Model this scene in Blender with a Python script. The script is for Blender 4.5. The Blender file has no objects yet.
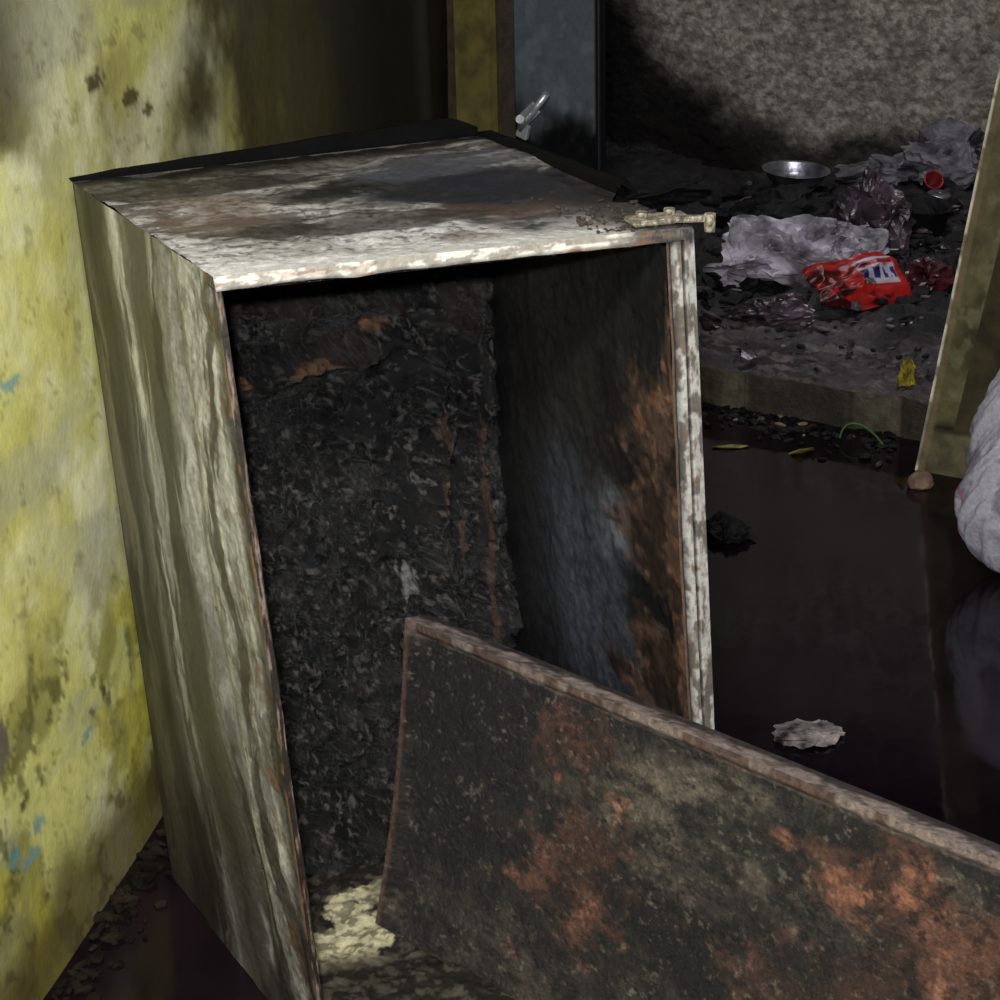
import bpy, bmesh, math, random
import numpy as np
from mathutils import Vector, Matrix, noise
random.seed(7)
sc=bpy.context.scene
sc.view_settings.view_transform='Standard'
sc.view_settings.look='None'

# ------------------------------------------------------------------ helpers
def lin(r,g,b):
    o=[]
    for c in (r,g,b):
        c=c/255.0
        o.append(c/12.92 if c<=0.04045 else ((c+0.055)/1.055)**2.4)
    return np.array(o)
def vn(x,y,seed):
    xi=np.floor(x).astype(np.int64); yi=np.floor(y).astype(np.int64)
    fx=x-xi; fy=y-yi; fx=fx*fx*(3-2*fx); fy=fy*fy*(3-2*fy)
    def h(a,b):
        n=(a*374761393+b*668265263+seed*1442695041)&0xffffffff
        n=((n^(n>>13))*1274126177)&0xffffffff
        n=((n^(n>>15))*2246822519)&0xffffffff
        n=n^(n>>16)
        return n/4294967295.0
    return (h(xi,yi)*(1-fx)+h(xi+1,yi)*fx)*(1-fy)+(h(xi,yi+1)*(1-fx)+h(xi+1,yi+1)*fx)*fy
def fbm(x,y,seed,oc=5,g=0.55):
    s=0;a=1;t=0
    for i in range(oc):
        s=s+a*vn(x*2**i+17.3*i,y*2**i+9.1*i,seed+i*31); t+=a; a*=g
    return s/t
def ridged(x,y,seed,oc=4,g=.55):
    s=0;a=1;t=0
    for i in range(oc):
        s=s+a*(1-np.abs(2*vn(x*2**i+17.3*i,y*2**i+9.1*i,seed+i*31)-1)); t+=a; a*=g
    return s/t
def ss(a,b,x):
    t=np.clip((x-a)/(b-a),0,1); return t*t*(3-2*t)
def blob(s,t,cs,ct,rs,rt,seed=1,rough=0.5,soft=0.35,freq=6):
    n=fbm(s/rs*freq*0.25+3.1,t/rt*freq*0.25+1.7,seed,5,.62)
    d=np.sqrt(((s-cs)/rs)**2+((t-ct)/rt)**2)+(n-0.5)*2*rough
    return 1-ss(1-soft,1+soft,d)
def mixc(c,new,m):
    new=np.asarray(new)
    return c*(1-m[...,None])+new*m[...,None]

def painted_mat(name,rough=0.6,bump=0.3,bscale=60,var=0.5,vscale=35,spec=0.4,metal=0.0,speck=0.0,speckcol=(0.5,0.48,0.45),bdist=0.01,stretch=(1,1,1),sscale=180,slo=0.64):
    m=bpy.data.materials.new(name); m.use_nodes=True; nt=m.node_tree; nt.nodes.clear()
    N=nt.nodes.new; L=nt.links.new
    out=N('ShaderNodeOutputMaterial'); b=N('ShaderNodeBsdfPrincipled'); L(b.outputs[0],out.inputs[0])
    at=N('ShaderNodeAttribute'); at.attribute_name='Col'
    tc=N('ShaderNodeTexCoord'); mp=N('ShaderNodeMapping'); L(tc.outputs['Object'],mp.inputs[0]); mp.inputs['Scale'].default_value=stretch
    n1=N('ShaderNodeTexNoise'); n1.inputs['Scale'].default_value=vscale; n1.inputs['Detail'].default_value=8; n1.inputs['Roughness'].default_value=0.7; L(mp.outputs[0],n1.inputs[0])
    mr=N('ShaderNodeMapRange'); mr.inputs[1].default_value=0.3; mr.inputs[2].default_value=0.7; mr.inputs[3].default_value=1-var; mr.inputs[4].default_value=1+var; L(n1.outputs[0],mr.inputs[0])
    vm=N('ShaderNodeVectorMath'); vm.operation='SCALE'; L(at.outputs['Color'],vm.inputs[0]); L(mr.outputs[0],vm.inputs['Scale'])
    col=vm.outputs[0]
    if speck>0:
        n2=N('ShaderNodeTexNoise'); n2.inputs['Scale'].default_value=sscale; n2.inputs['Detail'].default_value=4; n2.inputs['Roughness'].default_value=0.7; L(tc.outputs['Object'],n2.inputs[0])
        m2=N('ShaderNodeMapRange'); m2.inputs[1].default_value=slo; m2.inputs[2].default_value=slo+.08; m2.inputs[4].default_value=speck; L(n2.outputs[0],m2.inputs[0])
        mx=N('ShaderNodeMix'); mx.data_type='RGBA'; L(m2.outputs[0],mx.inputs['Factor']); L(col,mx.inputs['A']); mx.inputs['B'].default_value=(*speckcol,1); col=mx.outputs['Result']
    L(col,b.inputs['Base Color'])
    mm=N('ShaderNodeMath'); mm.operation='MULTIPLY'; mm.inputs[1].default_value=rough; L(at.outputs['Alpha'],mm.inputs[0]); L(mm.outputs[0],b.inputs['Roughness'])
    b.inputs['Specular IOR Level'].default_value=spec; b.inputs['Metallic'].default_value=metal
    n3=N('ShaderNodeTexNoise'); n3.inputs['Scale'].default_value=bscale; n3.inputs['Detail'].default_value=9; n3.inputs['Roughness'].default_value=0.72; L(mp.outputs[0],n3.inputs[0])
    bp=N('ShaderNodeBump'); bp.inputs['Strength'].default_value=bump; bp.inputs['Distance'].default_value=bdist; L(n3.outputs[0],bp.inputs['Height']); L(bp.outputs[0],b.inputs['Normal'])
    return m
def flat_mat(name,col,rough=0.5,metal=0.0,bump=0.2,bscale=40,var=0.35,vscale=20,spec=0.5):
    m=bpy.data.materials.new(name); m.use_nodes=True; nt=m.node_tree; b=nt.nodes['Principled BSDF']
    N=nt.nodes.new; L=nt.links.new
    tc=N('ShaderNodeTexCoord'); n1=N('ShaderNodeTexNoise'); n1.inputs['Scale'].default_value=vscale; n1.inputs['Detail'].default_value=7; L(tc.outputs['Object'],n1.inputs[0])
    cr=N('ShaderNodeValToRGB'); c=np.array(col)
    cr.color_ramp.elements[0].position=0.35; cr.color_ramp.elements[0].color=(*(c*(1-var)),1)
    cr.color_ramp.elements[1].position=0.65; cr.color_ramp.elements[1].color=(*np.clip(c*(1+var),0,1),1)
    L(n1.outputs[0],cr.inputs[0]); L(cr.outputs[0],b.inputs['Base Color'])
    b.inputs['Roughness'].default_value=rough; b.inputs['Metallic'].default_value=metal; b.inputs['Specular IOR Level'].default_value=spec
    n3=N('ShaderNodeTexNoise'); n3.inputs['Scale'].default_value=bscale; n3.inputs['Detail'].default_value=8; L(tc.outputs['Object'],n3.inputs[0])
    bp=N('ShaderNodeBump'); bp.inputs['Strength'].default_value=bump; bp.inputs['Distance'].default_value=0.01; L(n3.outputs[0],bp.inputs['Height']); L(bp.outputs[0],b.inputs['Normal'])
    return m
def obj_from(name,verts,faces,mat,parent=None,smooth=True):
    me=bpy.data.meshes.new(name); me.from_pydata([tuple(v) for v in verts],[],faces); me.update()
    if smooth: me.polygons.foreach_set('use_smooth',[True]*len(me.polygons))
    o=bpy.data.objects.new(name,me); sc.collection.objects.link(o)
    if mat: me.materials.append(mat)
    if parent: o.parent=parent
    return o
def grid(name,pos,nu,nv,col,mat,parent=None,flip=False):
    s,t=np.meshgrid(np.linspace(0,1,nu),np.linspace(0,1,nv))
    P=pos(s,t).reshape(-1,3)
    idx=np.arange(nu*nv).reshape(nv,nu)
    f=np.stack([idx[:-1,:-1],idx[:-1,1:],idx[1:,1:],idx[1:,:-1]],-1).reshape(-1,4)
    if flip: f=f[:,::-1]
    o=obj_from(name,P.tolist(),f.tolist(),mat,parent)
    C,R=col(s,t)
    rgba=np.concatenate([np.clip(C.reshape(-1,3),0,1),np.broadcast_to(R,s.shape).reshape(-1,1)],1)
    a=o.data.color_attributes.new('Col','FLOAT_COLOR','POINT'); a.data.foreach_set('color',rgba.astype(np.float32).ravel())
    return o
def bil(a,b,c,d):
    a,b,c,d=[np.array(v,float) for v in (a,b,c,d)]
    def f(s,t):
        s=s[...,None]; t=t[...,None]
        return a*(1-s)*(1-t)+b*s*(1-t)+d*s*t+c*(1-s)*t
    return f
def prism(name,pts,h0,h1,mat,parent=None):
    n=len(pts); v=[(x,y,h0) for x,y in pts]+[(x,y,h1) for x,y in pts]
    f=[tuple(range(n))[::-1],tuple(range(n,2*n))]+[(i,(i+1)%n,n+(i+1)%n,n+i) for i in range(n)]
    return obj_from(name,v,f,mat,parent,False)
def empty(name,loc=(0,0,0)):
    e=bpy.data.objects.new(name,None); e.location=loc; sc.collection.objects.link(e); e.empty_display_size=0.1; return e

# ------------------------------------------------------------------ camera
cam=bpy.data.cameras.new('camera'); co=bpy.data.objects.new('camera',cam); sc.collection.objects.link(co)
cam.sensor_width=36; cam.lens=69.984; cam.clip_start=0.05
R=Vector((0.99969,-0.00934,-0.02312)); Up=Vector((0.02493,0.37439,0.92694)); Fw=Vector((0,0.92722,-0.37451))
M=Matrix((( R.x,Up.x,-Fw.x,0),(R.y,Up.y,-Fw.y,0),(R.z,Up.z,-Fw.z,1.7),(0,0,0,1)))
co.matrix_world=M; sc.camera=co

# ------------------------------------------------------------------ room shell
def wl(y): return -0.582+0.189*(y-2.819)
Y0,Y1,ZH=-1.0,5.3,2.7
def wpos(s,t):
    y=Y0+(Y1-Y0)*s; z=ZH*t
    n=(fbm(y*3,z*3,5,4)-0.5)*0.012
    return np.stack([wl(y)+n,y,z],-1)
def wcol(s,t):
    y=Y0+(Y1-Y0)*s; z=ZH*t
    n=fbm(y*3,z*3,11,6); n2=fbm(y*9,z*9,12,6); n3=fbm(y*30,z*30,13,5,0.7); n5=fbm(y*14,z*14,10,6,.65)
    c=np.ones(s.shape+(3,))*lin(226,223,134)
    c=mixc(c,lin(246,244,198),ss(0.44,0.58,n)*0.85)
    c=mixc(c,lin(200,194,96),ss(0.5,0.62,n2)*0.5)
    c=mixc(c,lin(186,186,158),ss(0.54,0.66,fbm(y*2,z*6,14,6))*0.6)
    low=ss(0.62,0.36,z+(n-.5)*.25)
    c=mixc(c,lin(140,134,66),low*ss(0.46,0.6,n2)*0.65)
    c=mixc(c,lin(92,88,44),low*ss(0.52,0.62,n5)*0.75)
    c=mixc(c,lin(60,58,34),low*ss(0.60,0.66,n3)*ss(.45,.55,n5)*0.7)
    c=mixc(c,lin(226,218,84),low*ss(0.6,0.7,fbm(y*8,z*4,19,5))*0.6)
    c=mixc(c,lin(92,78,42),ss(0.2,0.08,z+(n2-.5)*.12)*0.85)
    c=mixc(c,lin(120,104,58),ss(0.66,0.72,n3)*0.4)
    c=mixc(c,lin(120,96,44),blob(y,z,2.95,1.17,.10,.10,24,.8,.3)*.4)
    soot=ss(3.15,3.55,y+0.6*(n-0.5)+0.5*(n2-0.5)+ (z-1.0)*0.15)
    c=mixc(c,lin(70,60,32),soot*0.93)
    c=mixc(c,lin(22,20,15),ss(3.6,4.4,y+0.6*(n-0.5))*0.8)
    tops=ss(1.12,1.27,z+0.3*(n2-.5)+0.25*(n-.5))*ss(2.78,2.5,y)
    c=mixc(c,lin(60,48,26),tops*0.85)
    for (a,b,r1,r2,k) in [(2.86,1.22,.03,.014,25),(2.99,1.17,.03,.018,26),(3.06,1.14,.02,.01,27),(3.28,1.1,.03,.012,28)]:
        c=mixc(c,lin(74,60,30),blob(y,z,a,b,r1,r2,k,1.1,.2)*0.85)
    c=mixc(c,lin(120,112,95),blob(y,z,2.27,0.43,0.055,0.045,22,0.3,0.08))
    for (a,b,r1,r2,k) in [(2.46,.885,.035,.012,31),(2.30,.26,.02,.02,32),(2.38,.26,.02,.012,33),(2.58,.30,.02,.01,34),(2.40,.82,.01,.02,35),(2.34,.23,.03,.012,36)]:
        c=mixc(c,lin(120,168,170),blob(y,z,a,b,r1,r2,k,1.4,0.15)*0.75)
    return c,np.full(s.shape,1.0)
mw=painted_mat('yellow_limewash',rough=0.75,bump=0.3,bscale=22,var=0.14,vscale=30,spec=0.25)
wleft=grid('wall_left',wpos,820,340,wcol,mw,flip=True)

d=np.array([0.84,-0.54]); d=d/np.linalg.norm(d); nb=np.array([0.54,0.84])/np.linalg.norm([0.54,0.84])
mback=painted_mat('sooty_plaster',rough=0.85,bump=0.7,bscale=25,var=0.35,vscale=18,spec=0.2)
PL=np.array([0.995,4.335]); PR=PL+d*2.1
def skew(z): return 0.128*z
def bpos(s,t):
    z=2.7*t
    a=PL[None,None]+ (s[...,None])*(PR-PL)
    x=a[...,0]+skew(z)*(1-s); y=a[...,1]-skew(z)*(1-s)*0.3
    return np.stack([x,y,z+0*s],-1)
def bcol(s,t):
    x=s*2.1; z=2.7*t; n=fbm(x*5,z*5,41,6); n2=fbm(x*20,z*20,42,5)
    c=np.ones(s.shape+(3,))*lin(106,100,70)
    c=mixc(c,lin(64,59,42),ss(0.42,0.6,n)*0.8)
    c=mixc(c,lin(142,136,104),ss(0.54,0.64,n2)*0.5)
    c=mixc(c,lin(34,30,22),ss(0.13,0.12,z+(n-.5)*.02)*ss(.10,.11,z)*0.8)
    c=mixc(c,lin(104,97,74),ss(.12,.09,z)*.6)
    e=1-ss(0.005,0.008,x); c=mixc(c,lin(215,210,186),e*ss(.5,.43,n2+.0*x)*1.0+e*.3)
    e=ss(0.007,0.009,x)*(1-ss(0.022,0.026,x)); c=mixc(c,lin(124,110,82),e)
    return c,np.full(s.shape,1.0)
wb=grid('wall_back',bpos,500,300,bcol,mback,flip=True)
bm=bmesh.new()
def addprism(pts0,pts1,h0,h1):
    a=[bm.verts.new((x,y,h0)) for x,y in pts0]; b=[bm.verts.new((x,y,h1)) for x,y in pts1]; n=len(a)
    bm.faces.new(a[::-1]); bm.faces.new(b)
    for i in range(n): bm.faces.new((a[i],a[(i+1)%n],b[(i+1)%n],b[i]))
def quadpts(p,q,off,th): return [tuple(p+nb*off),tuple(q+nb*off),tuple(q+nb*(off+th)),tuple(p+nb*(off+th))]
top=PL+np.array([skew(2.7),-skew(2.7)*0.3])
addprism(quadpts(PL,PR,0.004,0.2),quadpts(top,PR,0.004,0.2),0,2.7)
S0=np.array([-0.12,5.32]); S1=np.array([0.03,5.22])
addprism(quadpts(S0,S1,0,0.12),quadpts(S0,S1,0,0.12),0,2.7)
addprism([(0.03,5.22),(1.2,4.42),(1.3,4.55),(0.1,5.33)],[(0.03,5.22),(1.2,4.42),(1.3,4.55),(0.1,5.33)],2.15,2.7)
me=bpy.data.meshes.new('wall_back_body'); bm.to_mesh(me); bm.free()
mdark=flat_mat('burnt_wall_body',lin(62,54,34),0.9,bump=0.5)
me.materials.append(mdark); o=bpy.data.objects.new('wall_body',me); sc.collection.objects.link(o); o.parent=wb

def wet_mat():
    m=bpy.data.materials.new('wet_black_floor'); m.use_nodes=True; nt=m.node_tree; b=nt.nodes['Principled BSDF']; N=nt.nodes.new; L=nt.links.new
    tc=N('ShaderNodeTexCoord'); n=N('ShaderNodeTexNoise'); n.inputs['Scale'].default_value=2.2; n.inputs['Detail'].default_value=9; L(tc.outputs['Object'],n.inputs[0])
    cr=N('ShaderNodeValToRGB'); e=cr.color_ramp.elements; e[0].position=0.42; e[0].color=(0.0045,0.0022,0.0045,1); e[1].position=0.75; e[1].color=(0.016,0.009,0.012,1); L(n.outputs[0],cr.inputs[0]); L(cr.outputs[0],b.inputs['Base Color'])
    r=N('ShaderNodeMapRange'); r.inputs[1].default_value=0.4; r.inputs[2].default_value=0.7; r.inputs[3].default_value=0.05; r.inputs[4].default_value=0.18; L(n.outputs[0],r.inputs[0]); L(r.outputs[0],b.inputs['Roughness'])
    n2=N('ShaderNodeTexNoise'); n2.inputs['Scale'].default_value=5; n2.inputs['Detail'].default_value=3; L(tc.outputs['Object'],n2.inputs[0])
    bp=N('ShaderNodeBump'); bp.inputs['Strength'].default_value=0.05; bp.inputs['Distance'].default_value=0.02; L(n2.outputs[0],bp.inputs['Height']); L(bp.outputs[0],b.inputs['Normal'])
    b.inputs['Specular IOR Level'].default_value=0.3; b.inputs['Specular Tint'].default_value=(.85,.7,1,1)
    return m
mwet=wet_mat()
obj_from('floor',[(-1.4,-1,0),(2.9,-1,0),(2.9,3.5,0),(1.0,4.75,0),(-0.2,5.6,0),(-1.4,5.3,0)],[(0,1,2,3,4,5)],mwet,None,False)
obj_from('ceiling',[(-1.5,-1,2.7),(3.2,-1,2.7),(3.2,8.2,2.7),(-1.5,8.2,2.7)],[(3,2,1,0)],flat_mat('sooty_ceiling',lin(52,48,44),0.9))
mrt=flat_mat('dull_yellow_wall',lin(120,112,62),0.85)
obj_from('wall_right',[(2.75,-1,0),(2.75,3.3,0),(2.75,3.3,2.7),(2.75,-1,2.7)],[(3,2,1,0)],mrt,None,False)
obj_from('wall_front',[(-1.4,-1,0),(2.75,-1,0),(2.75,-1,2.7),(-1.4,-1,2.7)],[(3,2,1,0)],mrt,None,False)
mgr=painted_mat('burnt_debris_ground',rough=0.6,bump=1.0,bscale=35,var=0.6,vscale=25,spec=0.45,speck=0.25,speckcol=(0.25,0.22,0.24))
SL=np.array([-0.10,5.28]); SR=np.array([1.5,4.24])
def gpos(s,t):
    tt=np.clip((t-0.12)/0.88,0,1)
    z=np.where(t<0.12,0.1*t/0.12,0.1)
    p=SL+ (SR-SL)*s[...,None]*1.25
    bx=p[...,0]+nb[0]*0.25*tt+tt**1.3*0.5*(s+0.0)-tt*0.3*(1-s); by=p[...,1]+tt**1.3*2.3+0.25*tt*s
    h=fbm(bx*6,by*6,51,6)
    dep=ss(0.10,0.3,tt)
    z=z+dep*(h-0.45)*0.12+np.where(t>0.12,(fbm(bx*16,by*16,52,5,.6)-.5)*0.045,0)
    z=z+0.12*ss(0.35,1,tt)*(1-ss(0.15,0.5,s))
    ed=(fbm(bx*10,by*10,53,4)-.5)*0.03
    return np.stack([bx,by-ed*(1-dep),z],-1)
def gcol(s,t):
    tt=np.clip((t-0.12)/0.88,0,1); n=fbm(s*12,tt*14,54,6); n2=fbm(s*40,tt*40,55,5)
    c=np.ones(s.shape+(3,))*lin(82,75,77)
    c=mixc(c,lin(28,24,25),ss(0.45,0.6,n)*0.8)
    c=mixc(c,lin(128,117,114),ss(0.56,0.66,n2)*0.6)
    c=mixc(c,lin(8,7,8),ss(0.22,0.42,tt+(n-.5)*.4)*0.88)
    st=1-ss(0.13,0.17,t+(n2-.5)*0.03)
    c=mixc(c,lin(94,85,68),st*0.9); c=mixc(c,lin(40,35,28),st*ss(0.45,0.6,n2)*0.8)
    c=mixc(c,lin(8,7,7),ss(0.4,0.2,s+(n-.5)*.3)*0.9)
    return c,np.full(s.shape,0.9)
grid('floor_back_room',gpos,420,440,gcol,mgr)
FA=np.array([-1.0,7.95]); FB=np.array([3.2,6.85])
def fpos(s,t):
    p=FA+(FB-FA)*s[...,None]; n=(fbm(s*110,t*75,61,5,.65)-.5)*0.035
    return np.stack([p[...,0],p[...,1]+n,2.7*t],-1)
def fcol(s,t):
    x=s*4.34; z=t*2.7; n=fbm(x*3,z*3,62,6); n2=fbm(x*45,z*45,63,5,0.7)
    c=np.ones(s.shape+(3,))*lin(190,182,168)
    c=mixc(c,lin(132,124,113),ss(0.45,0.6,n2)*0.7)
    c=mixc(c,lin(220,212,202),ss(.46,.36,n2)*.6)
    c=mixc(c,lin(120,112,102),ss(.5,.65,fbm(x*8,z*8,64,5))*.35)
    soot=ss(1.84,1.62,x+(n-.5)*0.4-(0.55-z)*0.75)
    c=mixc(c,lin(14,11,12),soot*0.97)
    c=mixc(c,lin(30,26,24),ss(0.26,0.14,z+(n-.5)*.3)*0.9)
    return c,np.full(s.shape,1.0)
grid('wall_far',fpos,640,380,fcol,painted_mat('rough_grey_plaster',rough=0.9,bump=1.0,bscale=40,var=0.3,vscale=60,spec=0.15,bdist=0.03),flip=True)
mbl=flat_mat('soot_black_wall',lin(24,21,20),0.9)
obj_from('wall_back_room_left',[(-0.35,5.4,0),(-0.9,7.95,0),(-0.9,7.95,2.7),(-0.35,5.4,2.7)],[(0,1,2,3)],mbl,None,False)
obj_from('wall_back_room_right',[(2.4,3.7,0),(3.1,6.9,0),(3.1,6.9,2.7),(2.4,3.7,2.7)],[(3,2,1,0)],mbl,None,False)
prism('trim_1',[(-0.09,5.22),(0.0,5.17),(0.02,5.2),(-0.07,5.26)],0,2.15,flat_mat('old_yellow_frame',lin(100,90,42),0.7))

# ------------------------------------------------------------------ steel door leaf with tower bolt
dr=empty('door_1')
def dpos(s,t): return bil((0.065,5.10,0.10),(0.275,4.93,0.10),(0.065,5.10,2.05),(0.275,4.93,2.05))(s,t)
def dcol(s,t):
    n=fbm(s*5,t*25,71,5); z=.1+1.95*t
    c=np.ones(s.shape+(3,))*lin(98,106,112)
    c=mixc(c,lin(124,130,134),ss(.55,.65,n)*.5)
    c=mixc(c,lin(12,11,12),ss(0.80,0.68,z+(n-.5)*.15)*0.97)
    e=ss(0.94,0.97,s); c=mixc(c,lin(20,22,26),e)
    return c,np.full(s.shape,0.8)
dl=grid('leaf',dpos,60,260,dcol,painted_mat('blue_grey_steel',rough=0.5,bump=0.1,var=0.2,metal=0.1),dr,flip=False)
md=dl.modifiers.new('s','SOLIDIFY'); md.thickness=0.03; md.offset=-1
msteel=flat_mat('bare_steel',(0.7,0.72,0.75),0.35,0.6,var=0.2)
def rod(name,p,q,r,mat,parent=None,seg=16):
    p=Vector(p);q=Vector(q); bm=bmesh.new()
    bmesh.ops.create_cone(bm,cap_ends=True,segments=seg,radius1=r,radius2=r,depth=(q-p).length)
    me=bpy.data.meshes.new(name); bm.to_mesh(me); bm.free(); me.materials.append(mat)
    o=bpy.data.objects.new(name,me); sc.collection.objects.link(o); o.location=(p+q)/2; o.rotation_euler=(q-p).to_track_quat('Z','Y').to_euler()
    me.polygons.foreach_set('use_smooth',[len(f.vertices)==4 for f in me.polygons])
    if parent: o.parent=parent
    return o
def box(name,c,size,rot,mat,parent=None,bev=0.002):
    bm=bmesh.new(); bmesh.ops.create_cube(bm,size=1); bmesh.ops.scale(bm,vec=size,verts=bm.verts)
    bmesh.ops.bevel(bm,geom=list(bm.edges),offset=bev,segments=2,affect='EDGES')
    me=bpy.data.meshes.new(name); bm.to_mesh(me); bm.free(); me.materials.append(mat)
    o=bpy.data.objects.new(name,me); sc.collection.objects.link(o); o.location=c; o.rotation_euler=rot
    if parent: o.parent=parent
    return o
yaw=-math.atan2(0.17,0.21)
box('bolt_plate',(0.098,5.05,0.735),(0.075,0.008,0.035),(0,-.7,yaw),msteel,dr)
rod('bolt_rod',(0.075,5.045,0.70),(0.145,4.99,0.80),0.009,msteel,dr)
rod('bolt_knob',(0.085,5.04,0.72),(0.075,5.00,0.735),0.011,msteel,dr)
box('bolt_hasp',(0.085,5.05,0.695),(0.035,0.014,0.04),(0,0.3,yaw),msteel,dr)

# ------------------------------------------------------------------ refrigerator
FLb,FRb,BLb,BRb=[np.array(v) for v in ((-.251,2.138,0),(.302,2.301,0),(-.537,2.648,0),(.03,2.86,0))]
FLt,FRt,BLt,BRt=[np.array(v) for v in ((-.317,2.128,1.12),(.241,2.307,1.12),(-.575,2.638,1.12),(-.019,2.883,1.12))]
def F(u,v,w):
    u,v,w=[np.asarray(a,float)[...,None] for a in (u,v,w)]
    b=(FLb*(1-u)+FRb*u)*(1-v)+(BLb*(1-u)+BRb*u)*v
    t=(FLt*(1-u)+FRt*u)*(1-v)+(BLt*(1-u)+BRt*u)*v
    return b*(1-w)+t*w
fr=empty('burnt_refrigerator')
mshell=painted_mat('scorched_enamel',rough=0.5,bump=0.5,bscale=60,var=0.32,vscale=100,spec=0.45,bdist=0.006)
mchar=painted_mat('charred_liner',rough=0.30,bump=1.0,bscale=85,var=0.8,vscale=80,spec=1.0,speck=0.4,speckcol=(0.17,0.155,0.14),bdist=0.022,slo=.61)
mliner=painted_mat('sooted_liner',rough=0.40,bump=0.4,bscale=60,var=0.4,vscale=60,spec=0.6,bdist=0.006)
DK=lin(30,27,24); RST=lin(122,84,58)
def lpos(s,t):
    bul=0.010*np.sin(s*math.pi)*np.sin(t*math.pi)
    n=(fbm(s*4,t*7,81,4)-.5)*0.012*ss(0,.1,s)*ss(1,.9,s)
    lump=(fbm(s*14,t*26,82,4)-.5)*0.014*ss(.45,.1,s)*ss(0,.03,s)
    crease=0.012*np.exp(-((s-.30-(fbm(s*0,t*5,80,3)-.5)*.12)/.04)**2)
    return F(0-bul-n-lump+crease, s, t)
def lcol(s,t):
    warp=(fbm(s*1.0,t*2.6,83,5,.5)-.5)*0.30+.06*(1-t)+(fbm(s*6,t*9,69,5)-.5)*.09
    wv=s+warp-.02
    n=fbm(s*7,t*5,84,6); n2=fbm(s*24,t*40,85,6,0.68); n4=fbm((s+warp)*13,t*4.5,72,6,.62)
    wide=fbm((s+warp)*9,t*1.5,87,5,.5); fine=fbm((s+warp)*40,t*8,68,4,.6)
    c=np.ones(s.shape+(3,))*lin(88,85,76)
    c=mixc(c,lin(146,143,136),ss(.44,.62,wide)*.65)
    c=mixc(c,lin(34,31,27),ss(.62,.70,wv)*(1-ss(.80,.88,wv))*.88)
    c=mixc(c,lin(96,90,68),ss(.80,.9,wv)*.75)
    c=mixc(c,lin(206,204,200),ss(.53,.56,wv)*(1-ss(.58,.64,wv))*.85)
    c=mixc(c,lin(74,71,66),ss(.30,.37,wv)*(1-ss(.46,.54,wv))*.85)
    wb_=(1-ss(.20,.34,wv))
    c=mixc(c,lin(178,176,171),wb_*.85)
    c=mixc(c,lin(104,100,95),wb_*ss(.46,.58,n2)*.7)
    c=mixc(c,lin(36,33,30),ss(.53,.63,n4)*.82)
    c=mixc(c,lin(208,206,201),ss(.57,.66,fbm((s+warp)*13+4,t*3,67,5))*(1-ss(.6,.8,s))*.45)
    c=mixc(c,lin(66,61,54),ss(.52,.64,fine)*.4)
    c=mixc(c,lin(44,39,34),ss(.65,.05,t+(n-.5)*.5)*.6*ss(.2,.5,s))
    c=mixc(c,lin(28,26,24),ss(.52,.66,n)*ss(.95,.35,t)*.6)
    c=mixc(c,RST,ss(.58,.68,n2)*ss(.18,.02,s)*.85)
    c=mixc(c,DK,ss(.08,.02,s+(n-.5)*.09)*.85)
    c=mixc(c,DK,ss(.985,.995,s)*.9)
    c=mixc(c,lin(150,112,82),ss(.02,.0,s)*ss(.45,.55,fbm(s*3,t*22,89,4))*.7)
    return c,0.7+0.5*n
grid('side_panel_left',lpos,280,620,lcol,mshell,fr,flip=True)
def tpos(s,t):
    n=(fbm(s*4,t*4,91,4)-.5)*0.014*ss(0,.08,t)+(fbm(s*18,t*18,90,4)-.5)*.006*ss(0,.05,t)
    return F(s,t,1+n/1.12+0*s)
def tcol(s,t):
    n=fbm(s*5,t*5,92,6); n2=fbm(s*18,t*18,93,6,.65); n3=fbm(s*50,t*50,94,5,.7); sw=fbm(s*4+fbm(s*3,t*3,99)*2,t*9,78,6,.6)
    c=np.ones(s.shape+(3,))*lin(188,185,179)
    c=mixc(c,lin(148,143,137),ss(.45,.6,n2)*.6)
    c=mixc(c,lin(210,208,205),ss(.52,.64,n)*.6)
    c=mixc(c,lin(108,88,72),ss(.54,.64,fbm(s*7,t*9,95,6))*.55)
    c=mixc(c,lin(54,48,44),ss(.52,.60,sw)*.78*ss(.12,.35,t))
    c=mixc(c,lin(46,39,36),ss(.56,.63,n3)*.65)
    c=mixc(c,lin(24,22,23),blob(s,t,.60,.60,.28,.18,96,1.1,.3)*.92)
    c=mixc(c,lin(32,34,44),blob(s,t,.85,.42,.28,.22,97,1.1,.4)*.9)
    c=mixc(c,lin(84,86,96),blob(s,t,.80,.75,.26,.12,98,.9,.4)*.7)
    c=mixc(c,lin(88,68,54),blob(s,t,.72,.30,.2,.07,99,1.1,.3)*.6)
    c=mixc(c,lin(44,38,34),blob(s,t,.42,.30,.24,.07,101,1.2,.3)*.8)
    c=mixc(c,lin(44,38,34),blob(s,t,.25,.78,.30,.10,76,1.2,.3)*.85)
    c=mixc(c,lin(110,90,74),blob(s,t,.18,.50,.12,.16,102,1.2,.4)*.6)
    c=mixc(c,lin(40,33,29),ss(.78,.92,t+(n-.5)*.2)*(1-ss(.75,.95,s)*.6)*.92)
    c=mixc(c,lin(24,20,18),ss(.93,.97,t)*.9)
    c=mixc(c,lin(216,214,208),ss(.14,.04,t+(n2-.5)*.08)*ss(.9,.8,s)*.75)
    c=mixc(c,lin(36,31,28),ss(.80,.92,s+(n-.5)*.12)*ss(.65,.25,t)*.88)
    return c,0.75+0.5*n
grid('top_panel',tpos,380,380,tcol,mshell,fr)
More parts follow.
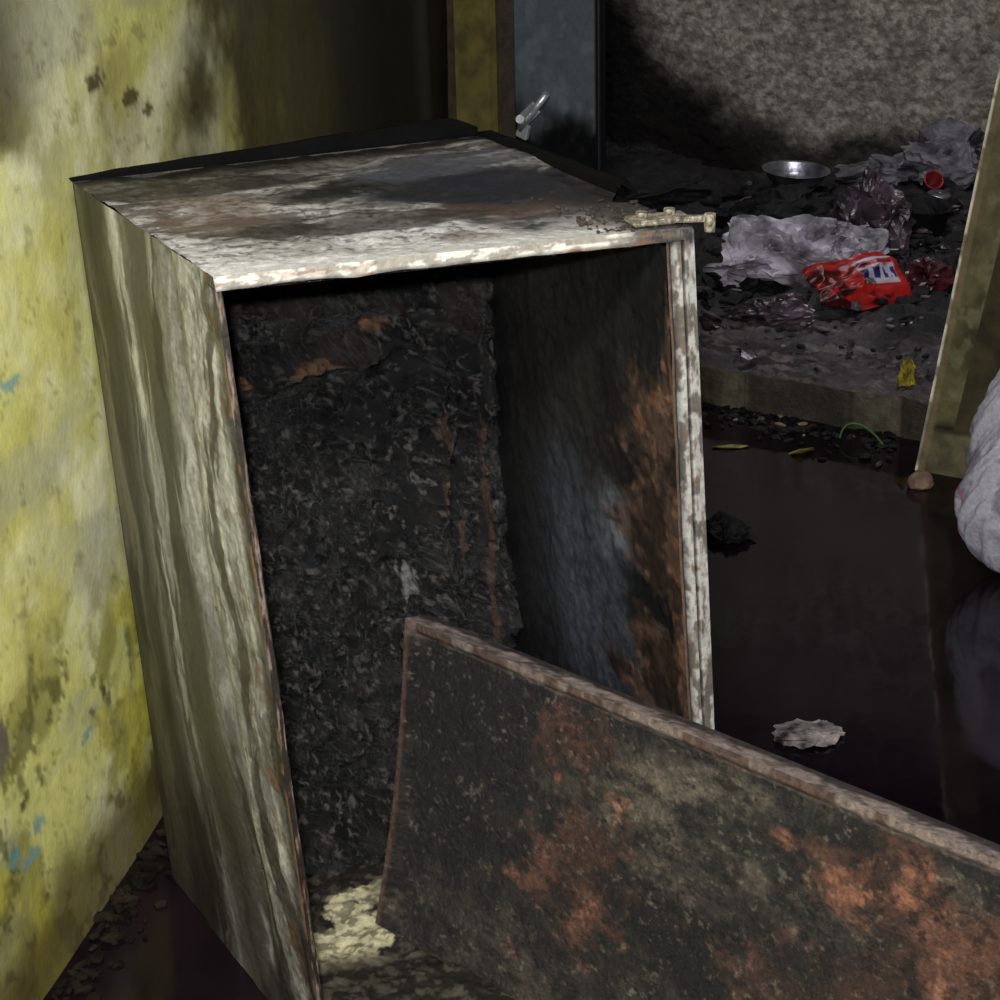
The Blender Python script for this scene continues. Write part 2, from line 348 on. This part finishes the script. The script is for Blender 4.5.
def lipcol(s,t):
    n=fbm(s*30,t*3,103,5)
    c=np.ones(s.shape+(3,))*lin(206,203,190)
    c=mixc(c,lin(112,102,90),ss(.46,.58,n)*.75); c=mixc(c,lin(38,32,28),ss(.82,.9,s)*.9); c=mixc(c,DK,ss(.35,.0,t)*.8)
    c=mixc(c,RST,ss(.56,.64,fbm(s*20,t*2,104,4))*.5)
    return c,np.full(s.shape,.9)
grid('front_lip_top',lambda s,t:F(s,0*s-.006+.006*t,.986+.014*t+0.004*(fbm(s*14,t*0,105,3)-.5)*(1-t)),260,10,lipcol,mshell,fr)
grid('front_lip_top_return',lambda s,t:F(s,-.006+.05*t,.986+.001*t+0*s+0.004*(fbm(s*14,t*0,105,3)-.5)*(1-t)),260,6,lambda s,t:(np.ones(s.shape+(3,))*DK,np.full(s.shape,.9)),mshell,fr,flip=True)
def rscol(s,t):
    n=fbm(s*4,t*40,106,6); n2=fbm(s*10,t*110,107,4)
    c=np.ones(s.shape+(3,))*lin(164,162,156)
    c=mixc(c,lin(74,69,63),ss(.46,.58,n)*.85)
    c=mixc(c,lin(106,80,60),ss(.56,.66,n2)*.6)
    c=mixc(c,lin(20,18,17),(1-ss(.22,.32,s))*.9)
    c=mixc(c,lin(16,14,13),ss(.52,.56,s)*(1-ss(.6,.64,s))*.8)
    c=mixc(c,lin(120,96,76),(1-ss(.06,.12,s))*.5)
    c=mixc(c,lin(35,30,26),ss(.975,.99,t)*.8)
    return c,np.full(s.shape,.8)
def rspos(s,t):
    g=0.014*np.exp(-((s-.25)/.07)**2)+0.010*np.exp(-((s-.58)/.04)**2)
    wob=(fbm(s*0,t*8,110,4)-.5)*.012
    return F(.94+.06*s+wob*(1-s)*.6, g-0.006*ss(.3,.6,s), t*0.998)
grid('front_strip_right',rspos,48,460,rscol,mshell,fr)
def lscol(s,t):
    n=fbm(s*3,t*30,108,6)
    c=np.ones(s.shape+(3,))*lin(36,31,27); c=mixc(c,lin(104,76,58),ss(.5,.62,n)*.6); c=mixc(c,lin(150,145,135),ss(.6,.68,n)*.4)
    return c,np.full(s.shape,.9)
LW=.014
grid('front_strip_left',lambda s,t:F(LW*s+(fbm(s*0,t*10,79,4)-.5)*.01*s,0*s,t*.998),10,460,lscol,mshell,fr)
grid('front_strip_bottom',lambda s,t:F(s,0*s,.04*t),60,6,lscol,mshell,fr)
def dark(s,t):
    n=fbm(s*8,t*8,109,5); c=np.ones(s.shape+(3,))*lin(34,30,28); c=mixc(c,lin(80,70,60),ss(.5,.65,n)*.6); return c,np.full(s.shape,1.)
grid('side_panel_right',lambda s,t:F(1+0*s,s,t),60,80,dark,mshell,fr)
grid('back_panel',lambda s,t:F(s,1+0*s,t),60,80,dark,mshell,fr,flip=True)
grid('underside',lambda s,t:F(s,t,0*s),20,20,dark,mshell,fr,flip=True)
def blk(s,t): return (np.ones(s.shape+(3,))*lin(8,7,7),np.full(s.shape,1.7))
def rear_strip_pos(s,t):
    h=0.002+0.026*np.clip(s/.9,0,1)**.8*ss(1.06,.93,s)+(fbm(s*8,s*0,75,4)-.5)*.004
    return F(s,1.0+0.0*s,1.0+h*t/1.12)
mstrip=flat_mat('matte_black',lin(9,8,8),0.95,spec=.1,bump=.4)
rear_strip=grid('rear_black_strip',rear_strip_pos,90,6,blk,mstrip,fr)  # plain black strip standing along the rear edge of the top
md=rear_strip.modifiers.new('s','SOLIDIFY'); md.thickness=0.02
def right_strip_pos(s,t):
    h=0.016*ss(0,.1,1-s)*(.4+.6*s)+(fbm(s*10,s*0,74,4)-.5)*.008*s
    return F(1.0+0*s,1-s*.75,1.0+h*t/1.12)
right_strip=grid('right_black_strip',right_strip_pos,90,6,blk,mstrip,fr)  # plain black strip along the right edge of the top
md=right_strip.modifiers.new('s','SOLIDIFY'); md.thickness=0.02
def ibpos(s,t):
    n=fbm(s*5,t*9,111,5); n2=ridged(s*10,t*19,112,5,.6); n3=fbm(s*45,t*85,110,4,.65)
    dz=0.06*(n-.5)+0.055*(n2-.5)+.030*(n3-.5)
    ledge=np.exp(-((t-.745-(n-.5)*.06-(s-.3)*.07)/.018)**2)*0.06*ss(.80,.6,s)+np.exp(-((t-.83-(n-.5)*.04)/.02)**2)*0.035*ss(.85,.7,s)
    ridge=np.exp(-((s-.80-(fbm(s*0,t*6,113)-.5)*.06)/.03)**2)*0.045*ss(.9,.8,t)
    ridge+=np.exp(-((s-.93)/.03)**2)*0.02
    foot=.10*ss(.10,.0,t)
    return F(LW+.94*s*(1-LW),.87-(dz+ledge+ridge+foot)/.6,.04+.94*t)
def ibcol(s,t):
    n=fbm(s*7,t*12,114,6); n2=fbm(s*30,t*50,115,5,.7); n3=fbm(s*60,t*110,116,4,.7)
    c=np.ones(s.shape+(3,))*lin(26,24,23)
    c=mixc(c,lin(50,48,46),ss(.5,.64,n)*.65)
    c=mixc(c,lin(8,7,7),ss(.54,.42,n2)*.75)
    c=mixc(c,lin(130,124,118),ss(.61,.69,n3)*.5)
    up=ss(.70,.76,t+(s-.3)*-.07)
    c=mixc(c,lin(58,46,36),up*ss(.42,.6,fbm(s*9,t*24,73,5))*.6)
    for (a,b,r1,r2,k) in [(.07,.735,.04,.008,1),(.46,.765,.06,.008,3),(.66,.80,.04,.010,4),(.48,.872,.06,.005,5),(.06,.86,.02,.010,6),(.26,.755,.03,.005,7)]:
        c=mixc(c,lin(156,114,78),blob(s,t,a,b,r1,r2,120+k,1.2,.25)*.75)
    c=mixc(c,lin(240,232,220),blob(s,t,.165,.748,.014,.007,127,.4,.2))
    for (a,b,r1,r2,k) in [(.82,.64,.012,.04,1),(.80,.55,.010,.03,2),(.93,.4,.008,.2,4),(.86,.45,.008,.04,5)]:
        c=mixc(c,lin(116,84,58),blob(s,t,a,b,r1,r2,130+k,1.8,.3)*.5)
    c=mixc(c,lin(170,168,162),blob(s,t,.70,.405,.020,.026,137,1.6,.3)*.8)
    return c,0.5+1.0*n
grid('liner_back',ibpos,330,620,ibcol,mchar,fr)
def ircol(s,t):
    n=fbm(s*5,t*9,141,6); n2=fbm(s*22,t*40,142,5,.7)
    c=np.ones(s.shape+(3,))*lin(27,27,27)
    c=mixc(c,lin(13,12,12),ss(.45,.6,n)*.6)
    c=mixc(c,lin(60,56,49),blob(s,t,.62,.78,.3,.18,143,.8,.7)*.35)
    c=mixc(c,lin(78,83,92),blob(s,t,.50,.46,.22,.15,144,.4,.95)*.65)  # bluish light reflection painted into the liner colour
    c=mixc(c,lin(120,126,134),blob(s,t,.32,.59,.10,.04,145,.7,.9)*.45)  # brighter part of the painted reflection
    c=mixc(c,lin(8,8,8),blob(s,t,.20,.50,.12,.05,146,1.,.5)*.7)
    r=np.clip(blob(s,t,.05,.72,.24,.10,147,1.5,.35)+blob(s,t,.12,.62,.18,.06,148,1.5,.35)+blob(s,t,.14,.41,.26,.06,149,1.4,.35)+blob(s,t,.02,.5,.04,.3,150,1.5,.3),0,1)
    c=mixc(c,lin(78,60,50),r*.85); c=mixc(c,lin(138,102,78),r*ss(.52,.62,n2)*.7); c=mixc(c,lin(26,22,20),r*ss(.46,.58,fbm(s*9,t*18,71,5))*.85)
    c=mixc(c,lin(22,19,18),ss(.55,.65,n2)*.35)
    c=mixc(c,lin(12,11,11),ss(.88,.97,s)*.9)
    return c,0.7+0.6*n
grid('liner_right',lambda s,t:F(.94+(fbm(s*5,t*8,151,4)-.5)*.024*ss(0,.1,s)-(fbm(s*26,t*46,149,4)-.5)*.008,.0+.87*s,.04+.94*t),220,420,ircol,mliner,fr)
def idark(s,t):
    n=fbm(s*8,t*10,152,6); c=np.ones(s.shape+(3,))*lin(24,22,21); c=mixc(c,lin(70,52,38),ss(.55,.65,n)*.6); return c,np.full(s.shape,.9)
grid('liner_left',lambda s,t:F(LW+(fbm(s*6,t*10,153,4)-.5)*.03*ss(0,.1,s),.87*s,.04+.94*t),60,200,idark,mchar,fr,flip=True)
grid('liner_top',lambda s,t:F(LW+(.94-LW)*s,.87*t,.984-(fbm(s*6,t*6,154,4)-.4)*.03*ss(0,.1,t)),80,80,idark,mchar,fr,flip=True)
def ifcol(s,t):
    n=fbm(s*10,t*10,155,6); c=np.ones(s.shape+(3,))*lin(38,34,30); c=mixc(c,lin(196,188,150),ss(.43,.48,n)*(1-ss(.35,.5,s))*ss(.86,.76,t)*ss(.32,.45,t)); c=mixc(c,lin(80,74,62),ss(.53,.59,fbm(s*35,t*35,156))*.7); return c,np.full(s.shape,1.)
grid('liner_floor',lambda s,t:F(LW+(.94-LW)*s,.87*t,.04+(fbm(s*9,t*9,157,4)-.5)*.016+(fbm(s*40,t*40,158,4)-.5)*.008),160,160,ifcol,mliner,fr)
mh=flat_mat('burnt_steel_bracket',lin(150,142,122),0.5,0.2,bump=0.8,bscale=120,var=0.5,vscale=80)
ya=math.atan2(.18,.56)
box('hinge_plate',(0.200,2.315,1.128),(0.075,0.035,0.007),(0,0,ya),mh,fr)
box('hinge_arm',(0.238,2.300,1.131),(0.05,0.014,0.007),(0,0.1,ya+.1),mh,fr)
rod('hinge_pin',(0.262,2.303,1.114),(0.262,2.303,1.136),0.007,mh,fr)
rod('hinge_screw_1',(0.18,2.312,1.13),(0.18,2.312,1.138),0.007,mh,fr)
rod('hinge_screw_2',(0.215,2.326,1.13),(0.215,2.326,1.138),0.007,mh,fr)

# ------------------------------------------------------------------ detached door of the refrigerator
rd=empty('refrigerator_door')
A=np.array([-.141,2.528,.5]); B=np.array([.688,1.731,.495]); C=np.array([-.2,2.43,.05]); Dd=C+(B-A); Dd[2]=.03
nrm=np.cross(B-A,C-A); nrm/=np.linalg.norm(nrm)
if nrm[1]<0: nrm=-nrm
def door(s,t,dep):
    g=bil(A,B,C,Dd)(s,t)
    sag=0.012*np.sin(np.clip(t,0,1)*math.pi)*ss(.25,0,s)
    ax=(B-A)/np.linalg.norm(B-A)
    return g+nrm*np.asarray(dep)[...,None]+ax*np.asarray(sag)[...,None]
mdoor=painted_mat('rusted_door_skin',rough=0.55,bump=1.0,bscale=95,var=0.65,vscale=90,spec=0.5,speck=0.45,speckcol=(0.2,0.175,0.145),bdist=0.009,sscale=300,slo=.61)
def dfpos(s,t):
    rimh=0.010*(ss(.045,.02,t)+ss(.02,.008,s))
    n=(fbm(s*6,t*4,161,5)-.5)*0.016+ (fbm(s*50,t*25,162,4,.6)-.5)*.008
    return door(s,t+0*s,0.010-np.clip(rimh,0,.010)+n*ss(0,.05,t)*ss(0,.03,s))
def dfcol(s,t):
    n=fbm(s*7,t*4,163,6); n2=fbm(s*40,t*20,164,6,.7); n3=fbm(s*110,t*55,165,4,.7); n4=fbm(s*18,t*10,160,6,.65)
    c=np.ones(s.shape+(3,))*lin(46,42,37)
    c=mixc(c,lin(80,72,60),ss(.5,.62,n4)*.65)
    c=mixc(c,lin(112,102,86),blob(s,t,.40,.26,.16,.14,167,1.3,.6)*.7)
    c=mixc(c,lin(18,17,17),blob(s,t,.13,.30,.20,.5,166,.9,.5)*.85)
    c=mixc(c,lin(16,16,15),blob(s,t,.44,.56,.13,.16,173,1.6,.5)*.88)
    c=mixc(c,lin(28,30,26),blob(s,t,.58,.18,.10,.10,177,1.6,.5)*.8)
    rr=np.clip(blob(s,t,.28,.16,.045,.10,168,1.8,.5)*.8+blob(s,t,.29,.55,.08,.18,169,1.7,.5)+blob(s,t,.73,.20,.10,.11,170,1.5,.5)*1.1+blob(s,t,.60,.60,.07,.12,171,1.8,.6)*.6+blob(s,t,.84,.5,.12,.3,172,1.6,.6),0,1)
    c=mixc(c,lin(108,72,54),rr*.8); c=mixc(c,lin(154,102,76),rr*ss(.52,.62,n4)*.7)
    c=mixc(c,lin(20,18,17),ss(.48,.58,n)*.6)
    c=mixc(c,lin(150,138,120),ss(.66,.72,n3)*.3)
    c=mixc(c,lin(16,14,13),ss(.54,.62,n2)*.7)
    e=ss(.05,.03,t+(n2-.5)*.012)
    c=mixc(c,lin(146,130,118),e*.8); c=mixc(c,lin(84,62,50),e*ss(.46,.58,fbm(s*30,t*3,174,5))*.85)
    c=mixc(c,lin(110,80,62),ss(.010,.004,s)*.6)
    return c,0.8+0.4*n
grid('outer_skin',dfpos,700,330,dfcol,mdoor,rd)
def edcol(s,t):
    n=fbm(s*30,t*2,175,6); c=np.ones(s.shape+(3,))*lin(158,142,134); c=mixc(c,lin(88,66,56),ss(.44,.56,n)*.85); c=mixc(c,lin(190,180,176),ss(.58,.66,n)*.4); c=mixc(c,lin(28,24,28),ss(.5,.75,t+(n-.5)*.6)*.85); return c,np.full(s.shape,.9)
grid('edge_top',lambda s,t:door(s,0*s,.048*t+.0),420,12,edcol,mdoor,rd)
grid('edge_left',lambda s,t:door(0*s,s,.048*t),200,12,edcol,mdoor,rd,flip=True)
grid('edge_right',lambda s,t:door(1+0*s,s,.048*t),60,8,dark,mdoor,rd)
grid('edge_bottom',lambda s,t:door(s,1+0*s,.048*t),60,8,dark,mdoor,rd,flip=True)
grid('inner_face',lambda s,t:door(s,t,.048+0*s),60,40,dark,mdoor,rd,flip=True)

# ------------------------------------------------------------------ loose things
def crumple(name,loc,size,mat,seed,amp=.35,freq=2.2,sub=5,rot=(0,0,0),flat=-0.5,parent=None,facet=0.0):
    rnd=random.Random(seed)
    bm=bmesh.new(); bmesh.ops.create_icosphere(bm,subdivisions=sub,radius=1)
    off=Vector((seed*3.7,seed*1.3,seed*2.1))
    for v in bm.verts:
        p=v.co.copy()
        t=0;a=1;f=freq
        for k in range(4):
            t+=a*(1-2*abs(noise.noise(p*f+off))); a*=.55; f*=2.1
        v.co=p*(1+amp*(t-1.0)*.6+(rnd.random()-.5)*facet)
        v.co+=Vector((noise.noise(p*1.3+off),noise.noise(p*1.3+off*2),noise.noise(p*1.3-off)))*amp
        if v.co.z<flat: v.co.z=flat+(v.co.z-flat)*.1
    for v in bm.verts: v.co=Vector((v.co.x*size[0],v.co.y*size[1],(v.co.z-flat)*size[2]))
    me=bpy.data.meshes.new(name); bm.to_mesh(me); bm.free(); me.materials.append(mat)
    me.polygons.foreach_set('use_smooth',[facet==0]*len(me.polygons))
    o=bpy.data.objects.new(name,me); sc.collection.objects.link(o); o.location=loc; o.rotation_euler=rot
    if parent:o.parent=parent
    return o
mwb=flat_mat('dirty_white_plastic',lin(158,151,162),0.4,bump=0.6,bscale=30,var=0.75,vscale=11)
mpap=flat_mat('dirty_paper',lin(120,112,110),0.7,bump=0.5,bscale=30,var=0.95,vscale=25)
mred=flat_mat('red_plastic',lin(140,36,36),0.35,bump=0.4,bscale=25,var=0.5,vscale=12)
mdred=flat_mat('sooted_red_film',lin(70,28,34),0.3,bump=0.5,bscale=30,var=0.85,vscale=14)
mpur=flat_mat('sooty_purple_film',lin(70,58,66),0.3,bump=0.5,bscale=30,var=0.8,vscale=12)
mrag=flat_mat('grey_rag',lin(102,98,104),0.7,bump=0.8,bscale=30,var=0.7,vscale=12)
mblk=flat_mat('charred_black',lin(20,17,18),0.7,bump=1,bscale=40,var=0.6,vscale=20,spec=.3)
crumple('plastic_bag',(.905,5.70,.10),(.225,.14,.11),mwb,3,.55,1.7,rot=(0,0,.25),sub=5,facet=.05)
crumple('plastic_bag.001',(1.19,5.98,.11),(.12,.11,.14),mpur,5,.5,1.8,sub=5,facet=.06)
crumple('food_wrapper',(.80,5.24,.11),(.10,.06,.04),mpur,9,.5,2,sub=4,facet=.14)
crumple('food_wrapper.001',(1.27,5.54,.10),(.08,.08,.05),mdred,10,.5,2,sub=4,facet=.14)
crumple('rag_heap',(1.64,6.85,.12),(.14,.15,.12),mrag,12,.55,1.9,sub=5,facet=.04)
crumple('rag_heap.001',(1.38,6.88,.12),(.12,.09,.05),mrag,13,.55,1.9,sub=4,facet=.08)
crumple('burnt_cloth_pile',(.45,6.75,.08),(.35,.35,.12),mblk,14,.5,1.4)
crumple('burnt_cloth_pile.001',(.98,6.30,.08),(.2,.13,.09),mblk,15,.5,1.6)
crumple('stone',(.985,4.225,0),(.03,.024,.026),flat_mat('pale_stone',lin(132,108,92),0.8,var=.5),17,.15,1.2,4)
crumple('paper_scrap',(.535,3.045,0),(.052,.036,.014),mpap,19,.5,1.5,sub=4,facet=.12)
crumple('ash_clump',(.50,3.97,0),(.045,.05,.025),mblk,20,.6,2.2,sub=4,facet=.15)
crumple('yellow_cloth',(1.035,4.66,.10),(.018,.02,.045),flat_mat('yellow_rubber',lin(160,144,50),0.5,var=.6),22,.5,1.8,sub=4,facet=.15)
def pouch(name,c,size,rot,seed):
    Mx=Matrix.Translation(Vector(c))@Matrix.Rotation(rot[2],4,'Z')@Matrix.Rotation(rot[0],4,'X')@Matrix.Rotation(rot[1],4,'Y')
    Mn=np.array(Mx)
    def side(sg):
        def f(s,t):
            x=(s-.5)*size[0]; y=(t-.5)*size[1]
            h=(np.sin(s*math.pi)**.45)*(np.sin(np.clip((t-.06)/.88,0,1)*math.pi)**.5)*size[2]
            cr=(ridged(s*2.2,t*2.2,seed,3,.45)-.6)*size[2]*1.1*(1.4-s)
            z=sg*h*.5+cr+ (fbm(s*1.5,t*1.5,seed+5,2)-.5)*.08
            p=np.stack([x*(1+.15*(fbm(s*3,t*3,seed+2)-.5)),y*(.75+.4*s)*(1+.3*(fbm(s*2,t*2,seed+3,3)-.5)),z,np.ones_like(x)],-1)
            return (p@Mn.T)[...,:3]
        return f
    def col(s,t):
        n=fbm(s*7,t*7,seed+7,5)
        c=np.ones(s.shape+(3,))*lin(182,38,36)
        lab=ss(.50,.52,s)*(1-ss(.90,.92,s))*ss(.34,.36,t)*(1-ss(.78,.80,t))
        c=mixc(c,lin(200,192,206),lab)
        c=mixc(c,lin(50,54,116),lab*ss(.42,.44,t)*(1-ss(.58,.6,t))*ss(.4,.45,vn(s*46,t*5,3)))
        c=mixc(c,lin(170,30,40),lab*ss(.64,.66,t)*(1-ss(.72,.73,t)))
        c=mixc(c,lin(34,16,18),ss(.5,.66,n+.4*(.5-s))*.88)
        return c,np.full(s.shape,1.)
    mm=painted_mat('printed_foil',rough=.35,bump=.25,bscale=20,var=.15,spec=.5)
    e=empty(name)
    grid('front_sheet',side(1),120,80,col,mm,e); grid('rear_sheet',side(-1),60,40,col,mm,e,flip=True)
    return e
pouch('detergent_packet',(1.045,5.42,.155),(.30,.21,.05),(.55,0,.42),201)
def lathe(name,prof,loc,mat,rot=(0,0,0),seg=40,solid=.002):
    v=[];f=[]
    for i in range(seg):
        a=2*math.pi*i/seg
        for r,z in prof: v.append((r*math.cos(a),r*math.sin(a),z))
    n=len(prof)
    for i in range(seg):
        for j in range(n-1):
            f.append((i*n+j,((i+1)%seg)*n+j,((i+1)%seg)*n+j+1,i*n+j+1))
    o=obj_from(name,v,f,mat); o.location=loc; o.rotation_euler=rot
    md=o.modifiers.new('s','SOLIDIFY'); md.thickness=solid
    return o
mdull=flat_mat('sooty_steel',(0.22,0.22,0.24),0.35,0.8,var=0.6,vscale=15)
lathe('steel_bowl',[(.0005,0),(.07,0),(.095,.02),(.108,.05),(.120,.054)],(1.06,6.72,.15),mdull,(.05,.05,0))
lathe('plastic_cup',[(.0005,0),(.026,0),(.033,.045),(.036,.05),(.030,.052)],(1.51,6.62,.155),mred,(.9,.2,0))
lathe('cooking_pot',[(.0005,0),(.08,0),(.095,.03),(.095,.09),(.105,.095)],(1.38,6.22,.10),mblk,(.1,.1,0))
lathe('tin_lid',[(.0005,.006),(.035,.006),(.04,0)],(1.50,6.42,.17),mdull,(.15,.1,0))
def sack():
    def pos(s,t):
        a=2*math.pi*s; r=np.sin(math.pi*np.clip(t,0.0001,.9999))**.40
        ca,sa=np.cos(a),np.sin(a)
        n=fbm(3+ca*1.6+sa*.7,3+t*4+sa*1.2,181,5)-.5; w=ridged(4+ca*3,4+t*7+sa*3,182,4)-.6
        rr=r*(1+.30*n+.16*w)
        x=.19*ca*rr*(1-.30*t); y=.13*sa*rr
        return np.stack([x+.045*t+1.10,y+.05*t+3.72,.50*t+.04*n*r],-1)
    def col(s,t):
        n=fbm(s*12,t*8,183,5); c=np.ones(s.shape+(3,))*lin(190,188,198); c=mixc(c,lin(110,102,120),ss(.46,.60,n)*.65)
        e=np.exp(-((s-.52-(t-.5)*.04)/.004)**2)*ss(.6,.4,t); c=mixc(c,lin(170,40,60),e*.8)
        return c,np.full(s.shape,1.)
    return grid('woven_sack',pos,200,160,col,painted_mat('woven_plastic_cloth',rough=.7,bump=.8,bscale=90,var=.25,vscale=120,spec=.3,bdist=.004))
sack()
def scatter(name,groups,parent=None):
    bm=bmesh.new(); mats=[]
    for gi,(n,area,mat,smin,smax,seed,flatz) in enumerate(groups):
        rnd=random.Random(seed); mats.append(mat)
        for k in range(n):
            x,y,z=area(rnd); s=rnd.uniform(smin,smax)
            r=bmesh.ops.create_icosphere(bm,subdivisions=1,radius=s)
            rot=Matrix.Rotation(rnd.uniform(0,6.28),3,'Z')@Matrix.Rotation(rnd.uniform(-.6,.6),3,'X')
            sx,sy,sz=rnd.uniform(.5,1.8),rnd.uniform(.4,1),rnd.uniform(*flatz)
            fs=set()
            for v in r['verts']:
                c=v.co*(1+.5*noise.noise(v.co*40+Vector((k,0,0)))); c=Vector((c.x*sx,c.y*sy,c.z*sz)); v.co=rot@c+Vector((x,y,z+s*sz*.6))
                fs.update(v.link_faces)
            for f in fs: f.material_index=gi
    me=bpy.data.meshes.new(name); bm.to_mesh(me); bm.free()
    for m in mats: me.materials.append(m)
    o=bpy.data.objects.new(name,me); sc.collection.objects.link(o)
    if parent: o.parent=parent
    return o
def a_edge(r):
    s=r.uniform(.3,.70); q=SL+(SR-SL)*s; e=abs(r.gauss(0,.10)); return q[0]-nb[0]*e*.6,q[1]-nb[1]*e,0
def a_room(r):
    s=r.uniform(.3,.95); q=SL+(SR-SL)*s; e=abs(r.uniform(.05,2.0)); return q[0]+nb[0]*e*.5,q[1]+e,.12
def a_roomfar(r):
    s=r.uniform(.3,.95); q=SL+(SR-SL)*s; e=abs(r.uniform(.5,2.0)); return q[0]+nb[0]*e*.5,q[1]+e,.12
scatter('burnt_debris',[(260,a_roomfar,mblk,.010,.04,1,(.1,.5)),(190,a_room,mrag,.004,.014,2,(.1,.5)),(90,a_room,mpur,.01,.032,7,(.1,.5)),(120,a_room,mblk,.006,.016,8,(.2,.6))])
mmix=flat_mat('mixed_scrap',lin(120,100,74),.7,var=.6,vscale=6)
scatter('shoreline_debris',[(150,a_edge,mblk,.006,.020,3,(.1,.5)),(26,a_edge,mmix,.005,.014,4,(.1,.5))])
def a_list(L_):
    it=iter(L_)
    return lambda r: next(it)
scatter('yellow_scraps',[(2,a_list([(.74,4.47,0),(.58,4.52,0)]),flat_mat('yellow_scrap',lin(150,140,70),.6,var=.5),.03,.045,11,(.1,.2))])
def a_corner(r):
    y=r.uniform(2.3,2.85); return wl(y)+.012+abs(r.gauss(0,.03)),y,0
scatter('plaster_rubble',[(140,a_corner,flat_mat('brown_rubble',lin(30,25,18),.95,var=.6,vscale=15,spec=.1),.004,.013,12,(.3,.8))])
def a_top(r):
    p=F(r.uniform(.8,1),min(.98,abs(r.gauss(0,.12))),1.0); return p[0],p[1],1.12
scatter('soot_crumbs',[(120,a_top,flat_mat('dark_crumb',lin(58,48,40),.8),.0015,.0045,5,(.3,.8))],fr)
cu=bpy.data.curves.new('green_string','CURVE'); cu.dimensions='3D'; cu.bevel_depth=.003; sp=cu.splines.new('NURBS')
pts=[(.85,4.54,.01),(.86,4.56,.045),(.90,4.54,.05),(.93,4.52,.03),(.95,4.5,.005)]
sp.points.add(len(pts)-1)
for p,q in zip(sp.points,pts): p.co=(*q,1)
sp.use_endpoint_u=True
g=bpy.data.objects.new('green_string',cu); sc.collection.objects.link(g); cu.materials.append(flat_mat('green_plastic',lin(60,100,36),.5))

# ------------------------------------------------------------------ light
def area(name,loc,target,size,power,col):
    l=bpy.data.lights.new(name,'AREA'); l.size=size; l.energy=power; l.color=col
    o=bpy.data.objects.new(name,l); sc.collection.objects.link(o); o.location=loc
    o.rotation_euler=(Vector(target)-Vector(loc)).to_track_quat('-Z','Y').to_euler(); return o
area('upper_fill',(-.15,.65,2.3),(-.45,2.5,.7),.2,40,(1,.98,.95))  # unseen light above the camera, added to keep the fridge top bright
area('phone_flash',(-.05,.02,1.80),(-.1,2.4,.7),.05,54,(.97,.98,1))
area('back_room_fill',(1.3,5.9,2.55),(1.25,6.3,0),.4,19,(.95,.94,1))  # unseen light added for the back room's litter and plaster wall
w=bpy.data.worlds.new('w'); sc.world=w; w.use_nodes=True; w.node_tree.nodes['Background'].inputs[0].default_value=(.5,.55,.6,1); w.node_tree.nodes['Background'].inputs[1].default_value=.1
